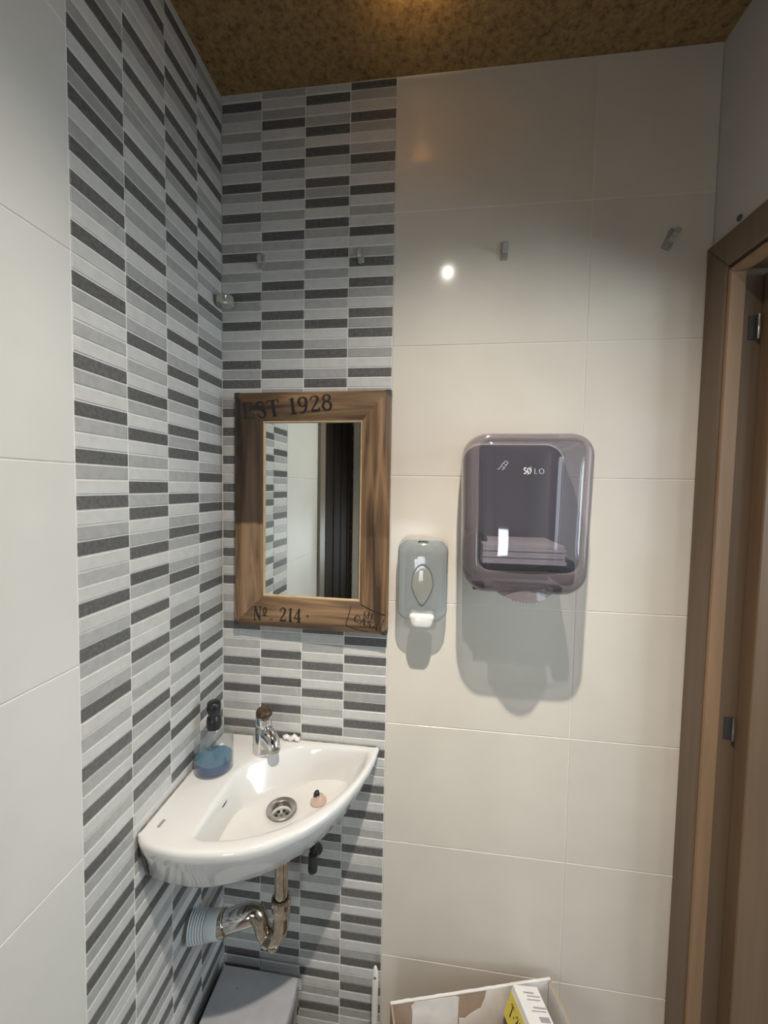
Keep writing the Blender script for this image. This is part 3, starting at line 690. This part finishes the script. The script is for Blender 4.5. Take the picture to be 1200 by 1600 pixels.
# stroke lettering --------------------------------------------------
def arc(cx, cy, rx, ry, a0, a1, w0, w1=None, n=14):
    w1 = w1 or w0; r = []
    for i in range(n + 1):
        a = math.radians(a0 + (a1 - a0) * i / n); k = abs(math.cos(a))
        r.append((cx + rx * math.cos(a), cy + ry * math.sin(a), w0 + (w1 - w0) * k))
    return r
TN, TK = .078, .17
G = {
 'E': (.68, [[(.16, 0, TK), (.16, 1, TK)], [(.04, .975, TN), (.56, .975, TN)], [(.16, .52, TN), (.42, .52, TN)], [(.04, .025, TN), (.60, .025, TN)], [(.54, .99, TN), (.57, .78, TN * .6)], [(.58, .0, TN), (.63, .26, TN * .6)], [(.42, .64, TN), (.42, .40, TN)]]),
 'S': (.58, [[(.47, .70, TN), (.46, .86, TN), (.36, .965, TN), (.24, .97, TN * 1.3), (.12, .87, TK * .8), (.11, .72, TK * .9), (.2, .58, TK), (.36, .47, TK), (.46, .34, TK), (.47, .18, TK * .8), (.37, .04, TN * 1.2), (.22, .02, TN), (.10, .12, TN), (.07, .30, TN)]]),
 'T': (.70, [[(.35, 0, TK), (.35, 1, TK)], [(.04, .975, TN), (.66, .975, TN)], [(.22, .02, TN), (.48, .02, TN)], [(.05, .99, TN), (.03, .76, TN * .6)], [(.65, .99, TN), (.67, .76, TN * .6)]]),
 '1': (.46, [[(.26, 0, TK), (.26, 1, TK)], [(.26, .97, TN * 1.2), (.10, .86, TN)], [(.10, .02, TN), (.42, .02, TN)]]),
 '9': (.58, [arc(.29, .68, .20, .29, 0, 360, TN, TK * .9, 24), [(.49, .68, TK * .9), (.48, .42, TK * .8), (.40, .18, TK * .7), (.24, .03, TN * 1.2), (.10, .02, TN)]]),
 '2': (.58, [[(.09, .72, TK * .7), (.12, .90, TN), (.26, .975, TN), (.42, .90, TK * .8), (.46, .74, TK), (.40, .56, TK * .8), (.24, .32, TN * 1.2), (.08, .08, TN)], [(.06, .06, TK * .8), (.50, .06, TK * .8)], [(.50, .03, TN), (.53, .24, TN)]]),
 '8': (.58, [arc(.29, .76, .175, .215, 0, 360, TN, TK * .75, 22), arc(.29, .27, .215, .255, 0, 360, TN, TK * .85, 22)]),
 '4': (.60, [[(.40, 0, TK), (.40, 1, TK)], [(.40, .99, TN), (.05, .30, TN)], [(.03, .30, TN * 1.3), (.56, .30, TN * 1.3)], [(.26, .02, TN), (.54, .02, TN)]]),
 'N': (.80, [[(.16, 0, TN), (.16, 1, TN)], [(.14, .99, TK), (.64, .02, TK)], [(.64, 0, TN), (.64, 1, TN)], [(.03, .98, TN), (.24, .98, TN)], [(.05, .02, TN), (.27, .02, TN)], [(.53, .98, TN), (.76, .98, TN)]]),
 'o': (.44, [arc(.22, .74, .13, .20, 0, 360, TN, TK * .8, 20), [(.06, .40, TN * 1.4), (.38, .40, TN * 1.4)]]),
 'M': (.98, [[(.16, 0, TN), (.16, 1, TN)], [(.16, .98, TK), (.47, .05, TK * .7)], [(.47, .05, TN), (.78, .98, TN)], [(.80, 0, TK), (.80, 1, TK)], [(.04, .02, TN), (.28, .02, TN)], [(.66, .02, TN), (.94, .02, TN)], [(.04, .98, TN), (.2, .98, TN)], [(.78, .98, TN), (.94, .98, TN)]]),
 'I': (.40, [[(.2, 0, TK), (.2, 1, TK)], [(.06, .02, TN), (.34, .02, TN)], [(.06, .98, TN), (.34, .98, TN)]]),
 'C': (.68, [arc(.38, .5, .28, .47, 42, 318, TN, TK, 24), [(.58, .98, TN), (.60, .72, TN)]]),
 'A': (.74, [[(.08, .02, TN), (.36, .98, TN)], [(.36, .98, TK), (.62, .02, TK)], [(.18, .36, TN), (.52, .36, TN)], [(.0, .02, TN), (.20, .02, TN)], [(.50, .02, TN), (.74, .02, TN)]]),
 ' ': (.34, []),
 '-': (.42, [[(.08, .45, .11), (.34, .45, .11)]]),
 'w': (.70, [[(.06, .62, .10), (.20, .04, .10)], [(.20, .04, .09), (.35, .56, .09)], [(.35, .56, .09), (.50, .04, .10)], [(.50, .04, .09), (.64, .62, .09)]]),
 '0': (.56, [arc(.28, .5, .19, .46, 0, 360, .10, .12, 22)]),
 's': (.66, [[(.58, .80, .08), (.44, .95, .10), (.22, .90, .12), (.15, .70, .12), (.33, .54, .13), (.52, .40, .12), (.50, .17, .12), (.30, .05, .11), (.10, .16, .08)]]),
 'l': (.52, [[(.10, 1, .11), (.10, .04, .11)], [(.06, .05, .10), (.44, .05, .10)]]),
 'O': (.80, [arc(.40, .5, .31, .45, 0, 360, .10, .12, 26)]),
 'Q': (.86, [arc(.42, .5, .33, .42, 0, 360, .09, .11, 26), [(.14, -.10, .07), (.74, 1.18, .06)]]),
}
def ribbon(mb, pts, f):
    if len(pts) == 2:
        (x0, y0, w0), (x1, y1, w1) = pts; pts = [(x0 + (x1 - x0) * i / 5, y0 + (y1 - y0) * i / 5, w0 + (w1 - w0) * i / 5) for i in range(6)]
    elif len(pts) < 16: pts = catmull(pts, 4)
    l, r = [], []
    for i, (x, y, wd) in enumerate(pts):
        a, b2 = pts[max(i - 1, 0)], pts[min(i + 1, len(pts) - 1)]
        if len(pts) > 20 and (pts[0][0] - pts[-1][0]) ** 2 + (pts[0][1] - pts[-1][1]) ** 2 < 1e-6:
            a, b2 = pts[i - 1 if i else -2], pts[i + 1 if i < len(pts) - 1 else 1]
        dx, dy = b2[0] - a[0], b2[1] - a[1]; q = math.hypot(dx, dy) or 1; nx, ny = -dy / q * wd / 2, dx / q * wd / 2
        l.append(f(x + nx, y + ny)); r.append(f(x - nx, y - ny))
    mb.loops([l, r], closed=False)
def write(text, f, gap=.06):
    """lettering mesh; f maps em coordinates (x along the line, y up, cap height 1) to a point"""
    mb = MB(); x = 0
    for ch in text:
        adv, strokes = G[ch]
        for s in strokes: ribbon(mb, s, lambda a, b2, x=x: f(a + x, b2))
        x += adv + gap
    return mb, x

# printed lamp carton leaning in the box
ca, cl_, ch_ = .066, .150, .072
cR = Euler((0, math.radians(18), .30)); cO = Vector((.7655, -.0625, .345)) - cR.to_matrix() @ Vector((0, 0, ch_))
ct = thing('lamp_carton', 'white printed carton with a yellow side stripe lying in the cardboard box', 'box', tuple(cO), tuple(cR))
mb = MB(); mb.box((0, -cl_, 0), (ca, 0, ch_)); cb = mb.build('carton_body', M['whitepaper'], ct)
mb = MB(); mb.box((-.0006, -cl_ + .002, .001), (0.0, -.001, ch_ * .80)); ys = mb.build('yellow_stripe', M['yellow'], ct); ys['label'] = 'yellow stripe lettered T-20w'
mbt, wd = write('T-20w', lambda x, y: (-.0009, -.014 - x * .0175, .018 + y * .026)); mbt.build('lettering', M['ink'], ys, kind='stuff')
mb = MB()
for x0, x1, y0, y1 in [(.020, .048, -.012, -.015), (.026, .062, -.019, -.021), (.022, .058, -.026, -.028), (.030, .064, -.040, -.043), (.022, .060, -.047, -.049), (.034, .060, -.058, -.068), (.024, .062, -.078, -.080)]:
    mb.box((x0, y1, ch_), (x1, y0, ch_ + .0004))
mb.build('printed_lines', M['print'], ct, kind='stuff')
# crumpled white paper in the box
mb = MB(); n1_, n2_ = 9, 14; g = []
for i in range(n1_ + 1):
    th_ = PI * i / n1_
    g.append([((.045 + rr.uniform(-.009, .009)) * math.sin(th_) * math.cos(2 * PI * j / n2_) * (1 if 0 < i < n1_ else 0.02),
               (.040 + rr.uniform(-.009, .009)) * math.sin(th_) * math.sin(2 * PI * j / n2_) * (1 if 0 < i < n1_ else 0.02),
               -(.05 + rr.uniform(-.004, .004)) * math.cos(th_)) for j in range(n2_)])
mb.loops(g, True, True)
pc = mb.build('crumpled_paper', M['whitepaper'], None, 30, (.547, -.166, .2570)); pc['label'] = 'crumpled white paper at the left end of the cardboard box'; pc['category'] = 'paper'
mb = MB(); mb.box((.012, -BD + .012, .0045), (BW - .012, -.010, .205)); pad = mb.build('packing_pad', M['card'], None, None, (.477, -.124, 0), (0, 0, ang)); pad['label'] = 'brown packing pad lying in the bottom of the cardboard box'; pad['category'] = 'packing'
mb = MB(); mb.box((.262, -.19, .2055), (BW - .030, -.024, .2530)); pad2 = mb.build('packing_pad', M['card'], None, None, (.477, -.124, 0), (0, 0, ang)); pad2['label'] = 'smaller brown packing pad under the printed carton in the cardboard box'; pad2['category'] = 'packing'

# ------------------------------------------------------------------ mirror in a wooden frame
mr = thing('wall_mirror', 'rectangular mirror in a brown lettered wooden frame hung on the mosaic above the basin', 'mirror', (.0475, -.0035, 1.1665), (0, 0, math.radians(-1.8)))
FW, FH = .3975, .5915
bl, brr, bt_, bb = .0755, .070, .071, .0775         # board widths left, right, top, bottom
def crown(s): return .0215 + .0125 * math.sin(PI * min(max(s * 1.02 - .02, 0), 1) ** .8) - .005 * s     # depth of the face across the board (0 outer, 1 inner)
NP = 12
def frame_board(p, name, m):
    """p: outer a, outer b, inner b, inner a in (x,z)"""
    oa, ob, ib, ia = [Vector(q) for q in p]
    prof = [(0, 0.0), (0, .004)] + [(i / NP, crown(i / NP)) for i in range(NP + 1)] + [(1, .010), (1, 0.0)]
    cen = Vector(((oa.x + ob.x + ia.x + ib.x) / 4, 0, (oa.y + ob.y + ia.y + ib.y) / 4))
    mb = MB(); A = []; B = []
    for s, h in prof:
        q = oa.lerp(ia, s); A.append((q.x - cen.x, -h, q.y - cen.z)); q = ob.lerp(ib, s); B.append((q.x - cen.x, -h, q.y - cen.z))
    n = 14
    mb.loops([[tuple(Vector(a).lerp(Vector(b2), i / n)) for a, b2 in zip(A, B)] for i in range(n + 1)], True, True)
    return mb.build(name, m, mr, 30, tuple(cen))
i0, i1, j0, j1 = bl, FW - brr, bb, FH - bt_
W1 = wood('stained_wood_left', 2, -.035, .5, 1, .24, 3.1); W2 = wood('wood_right', 2, -.06, .06, .55, .6, 8.4)
W3 = wood('wood_top', 0, -.4, -.06, .85, .36, 5.2); W4 = wood('wood_bottom', 0, -.30, -.13, .7, .5, 11.7)
fl_ = frame_board([(0, 0), (0, FH), (i0, j1), (i0, j0)], 'frame_board', W1); fl_['label'] = 'left board with a dark burnt upper half'
frame_board([(FW, FH), (FW, 0), (i1, j0), (i1, j1)], 'frame_board', W2)
ft = frame_board([(0, FH), (FW, FH), (i1, j1), (i0, j1)], 'frame_board', W3); ft['label'] = 'top board lettered EST 1928'
fb = frame_board([(FW, 0), (0, 0), (i0, j0), (i1, j0)], 'frame_board', W4); fb['label'] = 'bottom board lettered No 214 and MI CASA'
# pale bare inner lip
mb = MB(); lw = .0045
def lipq(s, y): return [(i0 - .001 + s, y, j0 - .001 + s), (i1 + .001 - s, y, j0 - .001 + s), (i1 + .001 - s, y, j1 + .001 - s), (i0 - .001 + s, y, j1 + .001 - s)]
mb.loops([lipq(0, -.0175), lipq(lw * .6, -.0175), lipq(lw, -.0145), lipq(lw, -.0105)])
mb.build('inner_lip', mat('bare_wood_lip', (.50, .37, .22), .5, var=.12, vscale=40), mr)
m, nt, b, N, L = nodes('mirror_silver'); b.inputs['Metallic'].default_value = 1; b.inputs['Base Color'].default_value = (.86, .90, .88, 1)
nz = N.new('ShaderNodeTexNoise'); nz.inputs['Scale'].default_value = 90; gp = N.new('ShaderNodeNewGeometry'); L.new(gp.outputs['Position'], nz.inputs['Vector'])
mrn = N.new('ShaderNodeMapRange'); mrn.inputs[1].default_value = .5; mrn.inputs[2].default_value = .8; mrn.inputs[3].default_value = .012; mrn.inputs[4].default_value = .05
L.new(nz.outputs[0], mrn.inputs[0]); L.new(mrn.outputs[0], b.inputs['Roughness'])
mb = MB(); mb.box((i0 - .004, -.0125, j0 - .004), (i1 + .004, -.0085, j1 + .004)); mb.build('mirror_glass', m, mr)
mb = MB(); mb.box((.004, -.0055, .004), (FW - .004, -.0005, FH - .004)); mb.build('backing_board', M['card'], mr)
def face_pt(x, z, lift=.0006):
    """point on the front face of the frame at mirror-plane coordinates"""
    ds = [(x / i0, 'l'), ((FW - x) / (FW - i1), 'r'), ((FH - z) / (FH - j1), 't'), (z / j0, 'b')]
    s = min(max(min(d_[0] for d_ in ds), 0), 1)
    return (x, -crown(s) - lift, z)
def loc2(xw, zw): return (xw - .0475, zw - 1.1665)
def put(text, p0, p1, hgt, par, m=None, gap=.06, lean=0):
    """letters from world point p0 to p1 (baseline, x/z), cap height hgt; par is the board"""
    a0, a1 = Vector(loc2(*p0)), Vector(loc2(*p1)); tot = sum(G[c][0] + gap for c in text)
    d_ = (a1 - a0); ux = d_ / tot; n_ = Vector((-d_.y, d_.x)).normalized() * hgt
    of = par.location
    def f(x, y):
        q = a0 + ux * x + n_ * y
        X, Y, Z = face_pt(q.x, q.y); return (X - of.x, Y - of.y, Z - of.z)
    mb, _ = write(text, f, gap); return mb.build('lettering', m or M['ink'], par, kind='stuff')
put('EST 1928', (.0745, 1.6915), (.3085, 1.7125), .0385, ft)
put('No', (.102, 1.184), (.142, 1.184), .0345, fb)
put('214', (.172, 1.185), (.2325, 1.185), .0345, fb)
put('MI', (.3855, 1.2085), (.4125, 1.2045), .0145, fb)
put('CASA', (.3625, 1.1995), (.4245, 1.1775), .0170, fb)
# painted rule and dot on the lower board
mb = MB(); of = fb.location
def stroke(pts, wd):
    def f(x, y): X, Y, Z = face_pt(x, y, .0005); return (X - of.x, Y - of.y, Z - of.z)
    q = [loc2(*p_) for p_ in pts]; fine = []
    for i in range(len(q) - 1):
        for k in range(8): fine.append((q[i][0] + (q[i + 1][0] - q[i][0]) * k / 8, q[i][1] + (q[i + 1][1] - q[i][1]) * k / 8, wd))
    fine.append((*q[-1], wd)); ribbon(mb, fine + [], f)
stroke([(.3545, 1.2325), (.352, 1.215), (.3475, 1.200), (.345, 1.186)], .0022)
stroke([(.377, 1.2375), (.40, 1.231), (.441, 1.216)], .0024); stroke([(.346, 1.186), (.37, 1.1765), (.40, 1.1715)], .0024); stroke([(.4385, 1.206), (.432, 1.186), (.428, 1.176)], .0018)
stroke([(.146, 1.186), (.152, 1.192)], .0012); stroke([(.150, 1.186), (.156, 1.192)], .0012)
mb.build('painted_rule', M['ink'], fb, kind='stuff')
mb = MB(); X, Y, Z = face_pt(*loc2(.247, 1.203)); mb.lathe([(.0032, 0), (.003, .0006), (.0004, .0007)], 14, (X - of.x, Y - of.y, Z - of.z), 'Y'); mb.build('nail', M['dark'], fb, 40)
# dark metal corner plates on the outer corners
for cxx, czz, sx, sz in ((FW, FH, -1, -1), (0, FH, 1, -1), (0, 0, 1, 1), (FW, 0, -1, 1)):
    mb = MB(); q = .0155
    poly = [(0, 0), (q, 0), (q * .55, q * .55), (0, q)]
    fr_ = [face_pt(cxx + sx * x, czz + sz * z, .0009) for x, z in poly]
    mb.loops([[(x + sx * -.0008, -.003, z + sz * -.0008) for x, y, z in fr_], [(x + sx * -.0008 * (1 if k_ in (0, 3, 1) else 0), y, z + sz * -.0008 * (1 if k_ in (0, 1, 3) else 0)) for k_, (x, y, z) in enumerate(fr_)]], True, True)
    mb.build('corner_plate', M['dark'], mr)

# ------------------------------------------------------------------ paper towel dispenser
tdx, tdz = .734, 1.478
td = thing('towel_dispenser', 'large smoke-tinted paper towel dispenser on the white tiles', 'dispenser', (tdx, -.001, tdz))
def tdl(w_, h_, r_, y, dx=0, dz=0):
    return [(x * (1 + .028 * z / .17) + dx, y, z + dz) for x, z in rrect(w_, h_, r_, 8)]
M['smoke'] = clear('smoke_plastic_shell', (.86, .83, .86), .9, .12, 1.45, (.26, .225, .245), .42)
M['smokewin'] = clear('smoke_window', (.72, .715, .77), 1.0, .035, 1.85, (.19, .19, .24), .22)
ww, wh = .0970, .127; wz = .0165
WY, WB = -.188, .015            # window edge depth and bulge
mb = MB()
mb.loops([tdl(.116, .1575, .044, -.004), tdl(.121, .1605, .046, -.06), tdl(.1245, .1625, .047, -.130), tdl(.1245, .1625, .047, -.146), tdl(.1228, .1610, .046, -.162, 0, .0005), tdl(.1175, .1570, .043, -.177, 0, .002), tdl(.110, .1505, .037, -.1870, 0, .006), tdl(.1025, .1380, .030, -.1910, 0, wz * .75), tdl(ww + .0018, wh + .003, .0235, -.1908, 0, wz), tdl(ww, wh, .022, WY, 0, wz)])
sh = mb.build('shell', M['smoke'], td, 40)
def bulge(u_, v): return WB * max(1 - abs(u_) ** 2.2, 0) * (max(1 - max(v, 0) ** 8, 0) ** .6) * (max(1 - max(-v, 0) ** 10, 0) ** .5)
nu, nv = 40, 40; rows_ = []
for j in range(nv + 1):
    v = -1 + 2 * j / nv; v = math.copysign(abs(v) ** .75, v); row = []
    for i in range(nu + 1):
        u_ = -1 + 2 * i / nu; u_ = math.copysign(abs(u_) ** .8, u_)
        ax = ww * u_; az = wh * v
        rx = .022
        if abs(ax) > ww - rx and abs(az) > wh - rx:
            dx_, dz_ = (abs(ax) - ww + rx) / rx, (abs(az) - wh + rx) / rx; q = max(dx_, dz_); l_ = math.hypot(dx_, dz_)
            if l_ > 0: dx_, dz_ = dx_ * q / l_, dz_ * q / l_
            ax = math.copysign(ww - rx + rx * dx_, ax); az = math.copysign(wh - rx + rx * dz_, az)
        row.append((ax * (1 + .028 * az / .17), WY - bulge(u_, v), az + wz))
    rows_.append(row)
mb = MB(); mb.loops(rows_, closed=False); win = mb.build('window', M['smokewin'], td, 60)
mb = MB(); mb.loops([tdl(.113, .154, .042, -.001), tdl(.113, .154, .042, -.010)], True, True); mb.build('back_plate', mat('grey_back_plate', (.085, .08, .09), .5, var=.06), td, 40)
# folded towels and black mechanism inside
tw_ = MB()
for k in range(6):
    z = -.100 + k * .0065; tw_.box((-.084, -.172 + .002 * (k % 2), z), (.078 - .002 * (k % 3), -.030, z + .006))
tw_.build('folded_towels', mat('recycled_towel_paper', (.50, .46, .45), .8, var=.06, vscale=40), td, kind='stuff')
mb = MB(); mb.loops([[(x - .090, -.02, z - .088) for x, z in rrect(.020, .045, .016)], [(x - .090, -.13, z - .088) for x, z in rrect(.020, .045, .016)]], True, True)
mb.loops([[(x + .080, -.02, z - .115) for x, z in rrect(.022, .022, .008)], [(x + .080, -.165, z - .115) for x, z in rrect(.016, .026, .010)]], True, True)
mb.box((-.088, -.15, -.135), (.05, -.02, -.106)); mb.build('mechanism', M['black'], td, 40)
# tear bar lip with teeth, and feet
mb = MB(); n = 26; top, bot = [], []
for i in range(n + 1):
    s = -1 + 2 * i / n; x = .058 * s
    top.append((x, -.165 + .02 * s * s, -.152)); bot.append((x, -.190 + .03 * s * s, -.152 - .0195 * math.sqrt(max(1 - s * s, 0))))
mb.loops([[(x, -.10, -.152) for x, y, z in top], [(x, -.140, -.148) for x, y, z in top], [(x, y + .008, -.148) for x, y, z in bot], bot, [(x, -.10, z) for x, y, z in bot]], closed=False)
lip = mb.build('tear_lip', M['smoke'], td, 45)
for i in range(9):
    x = -.024 + i * .006; s = x / .058; z = -.152 - .0195 * math.sqrt(1 - s * s)
    mb = MB(); mb.add([(x - .0024, -.190 + .03 * s * s, z), (x + .0024, -.190 + .03 * s * s, z), (x, -.191 + .03 * s * s, z - .0045), (x - .0024, -.186 + .03 * s * s, z), (x + .0024, -.186 + .03 * s * s, z)], [(0, 1, 2), (4, 3, 2), (1, 4, 2), (3, 0, 2), (0, 3, 4, 1)])
    mb.build('tooth', M['smoke'], lip)
for x in (-.083, .078):
    mb = MB(); mb.loops([[(x + a_, -.10 + b_, -.158) for a_, b_ in rrect(.013, .016, .004)], [(x + a_, -.10 + b_, -.1695) for a_, b_ in rrect(.012, .015, .004)]], True, True); mb.build('foot', M['dark'], td, 40)
# printed mark on the window
M['mark'] = mat('white_print', (.82, .82, .84), .5)
def on_win(x, z):
    return (x, WY - bulge(x / ww, (z - wz) / wh) - .0006, z)
mbt, _ = write('sQ', lambda x, y: on_win(-.0180 + x * .0105, .0790 + y * .0125), gap=-.02); mbt.build('lettering', M['mark'], win)
M['mark2'] = mat('faded_print', (.36, .37, .43), .5)
mbt, _ = write('lO', lambda x, y: on_win(.0020 + x * .0135, .0795 + y * .0105), gap=.1); mbt.build('lettering', M['mark2'], win)
mb = MB()
for s in ([(-.066, .088, .0012), (-.060, .098, .0012)], [(-.060, .098, .0012), (-.054, .104, .0012)], [(-.054, .104, .0012), (-.0495, .100, .0012)], [(-.0495, .100, .0012), (-.0605, .086, .0012)], [(-.066, .088, .0012), (-.069, .089, .0012)], [(-.0605, .094, .001), (-.055, .088, .001)], [(-.0575, .099, .001), (-.0525, .095, .001)]):
    ribbon(mb, [(x_ + .004, z_, w_) for x_, z_, w_ in s], on_win)
mb.build('printed_icon', M['mark2'], win)

# ------------------------------------------------------------------ soap dispenser
sdx, sdz = .5285, 1.3065
sd_ = thing('soap_dispenser', 'small grey translucent soap dispenser with white push lever beside the mirror', 'dispenser', (sdx, -.001, sdz))
M['soapshell'] = clear('grey_soap_shell', (.80, .84, .85), 1.0, .07, 1.5, (.55, .60, .60), .42)
def sdl(w_, ht, hb, y, r_=.014):
    pts = []
    for x, z in rrect(w_, .10, r_, 7):
        arch = (1 - (x / w_) ** 2) * .016
        z = z * (ht if z > 0 else hb) / .10
        pts.append((x, y, z + (arch if z > .05 else (-arch * .7 if z < -.05 else 0))))
    return pts
mb = MB(); mb.loops([sdl(.0575, .090, .088, -.003), sdl(.060, .0905, .0885, -.010), sdl(.060, .0905, .0885, -.038, .02), sdl(.0575, .089, .087, -.056, .02), sdl(.052, .085, .084, -.066, .019), sdl(.040, .078, .080, -.0715, .016), sdl(.018, .050, .05, -.0735, .008)], False, True)
mb.build('shell', M['soapshell'], sd_, 50)
mb = MB(); mb.loops([sdl(.055, .085, .083, -.0005), sdl(.055, .085, .083, -.006)], True, True); mb.build('back_plate', mat('pale_back_plate', (.28, .31, .315), .5, var=.05), sd_, 45)
mb = MB(); mb.loops([[(x, -.012, z + .002) for x, z in rrect(.040, .062, .012)], [(x, -.050, z + .002) for x, z in rrect(.038, .060, .012)]], True, True)
mb.build('soap_pouch', clear('milky_soap_pouch', (.8, .83, .82), .3, .3, 1.3, (.30, .33, .34), .5), sd_, 50)
def drop(s, y):
    r = []
    for i in range(36):
        a = 2 * PI * i / 36; x = .0245 * math.cos(a); z = .047 * math.sin(a)
        if z < 0: x *= (1 - .48 * (-z / .047) ** 1.25)
        r.append((x * s, y, z * s - .0035))
    return r
mb = MB(); mb.loops([drop(1.06, -.070), drop(1.05, -.0745), drop(.97, -.0745), drop(.96, -.0728)]); mb.build('window_rim', mat('dark_soap_rim', (.10, .11, .115), .3), sd_, 50)
mb = MB(); mb.loops([drop(.96, -.0728), drop(.7, -.0742), drop(.2, -.0748)], False, True); mb.build('window', clear('soap_window', (.8, .8, .76), 1, .06, 1.45, (.42, .42, .38), .65), sd_, 50)
mb = MB(); mb.loops([[(x * (1 + .14 * z / .013), y, z - .087) for x, z in rrect(.0265 * k_, .0165 * k_, .010 * k_, 6)] for k_, y in ((.98, -.045), (1.0, -.074), (.97, -.079), (.85, -.0825), (.6, -.084))], True, True)
lv = mb.build('push_lever', M['white'], sd_, 50); lv['label'] = 'white push lever'
mb = MB(); mb.loops([[(x, y, z + .0935) for x, z in rrect(.011 * k_, .0035 * k_, .003 * k_, 5)] for k_, y in ((1.15, -.052), (1.1, -.0665), (.8, -.0665), (.7, -.063))], False, True); mb.build('lock', M['dark'], sd_, 40)
mb = MB(); mb.lathe([(.0055, .0672), (.0055, .0702), (.0042, .0702), (.0040, .068)], 20, (-.0135, 0, .066), 'Y'); mb.build('round_mark', M['dark'], sd_, 40)

# ------------------------------------------------------------------ adhesive hooks
def make_hook(name, x, z, rz, label, sc=1.0):
    h = thing(name, label, 'hook', (x, -.0005, z), (0, rz, 0), 'plastic hooks in a row on the back wall')
    mb = MB(); mb.loops([[(a_ * sc, y, b_ * sc) for a_, b_ in rrect(.0085 * k_, .020 * k_, .003, 4)] for k_, y in ((1, 0), (1, -.003), (.9, -.004))], True, True); mb.build('base_plate', M['frost'], h, 40)
    mb = MB(); L_ = []
    for y, z_, w_, t_ in ((-.003, -.004, .0065, .0045), (-.010, -.006, .0062, .0042), (-.017, -.008, .006, .004), (-.022, -.004, .0058, .004), (-.0235, .004, .0055, .0034), (-.0235, .009, .005, .0025)):
        ang_ = {-.003: 0, -.010: 0, -.017: .6, -.022: 1.2}.get(y, 1.57)
        L_.append([(cx_ * sc, (y - math.sin(ang_) * cz_) * sc, (z_ + math.cos(ang_) * cz_) * sc) for cx_, cz_ in rrect(w_, t_, .0015, 3)])
    mb.loops(L_, True, True); mb.build('prong', M['frost'], h, 50)
    return h
make_hook('adhesive_hook', .1080, 2.090, 0, 'cloudy plastic hook on the mosaic, leftmost of the four wall hooks', .85)
make_hook('adhesive_hook', .3600, 2.092, math.radians(-6), 'cloudy plastic hook on the right-hand mosaic column above the mirror', .9)
make_hook('adhesive_hook', .7005, 2.084, 0, 'cloudy plastic hook upright on the white tile above the towel dispenser', 1.0)
make_hook('adhesive_hook', 1.0590, 2.090, math.radians(24), 'cloudy plastic hook hanging askew on the white tile near the door', 1.15)
# round knob in the corner
M['silver'] = mat('silver_knob', (.62, .62, .57), .16, .6, coat=.6)
kn = thing('chrome_knob', 'small round shiny knob on the mosaic in the wall corner', 'knob', (.0012, -.030, 1.9835))
mb = MB(); mb.tube([(0, 0, 0), (.010, 0, 0)], .006, 16); mb.build('stem', M['chrome'], kn, 40)
mb = MB(); mb.lathe([(.0005, -.0125), (.017, -.0125), (.0212, -.009), (.0222, 0), (.0212, .009), (.017, .0125), (.0005, .0125)], 36, (.0232, 0, 0)); mb.build('knob_head', M['silver'], kn, 35)
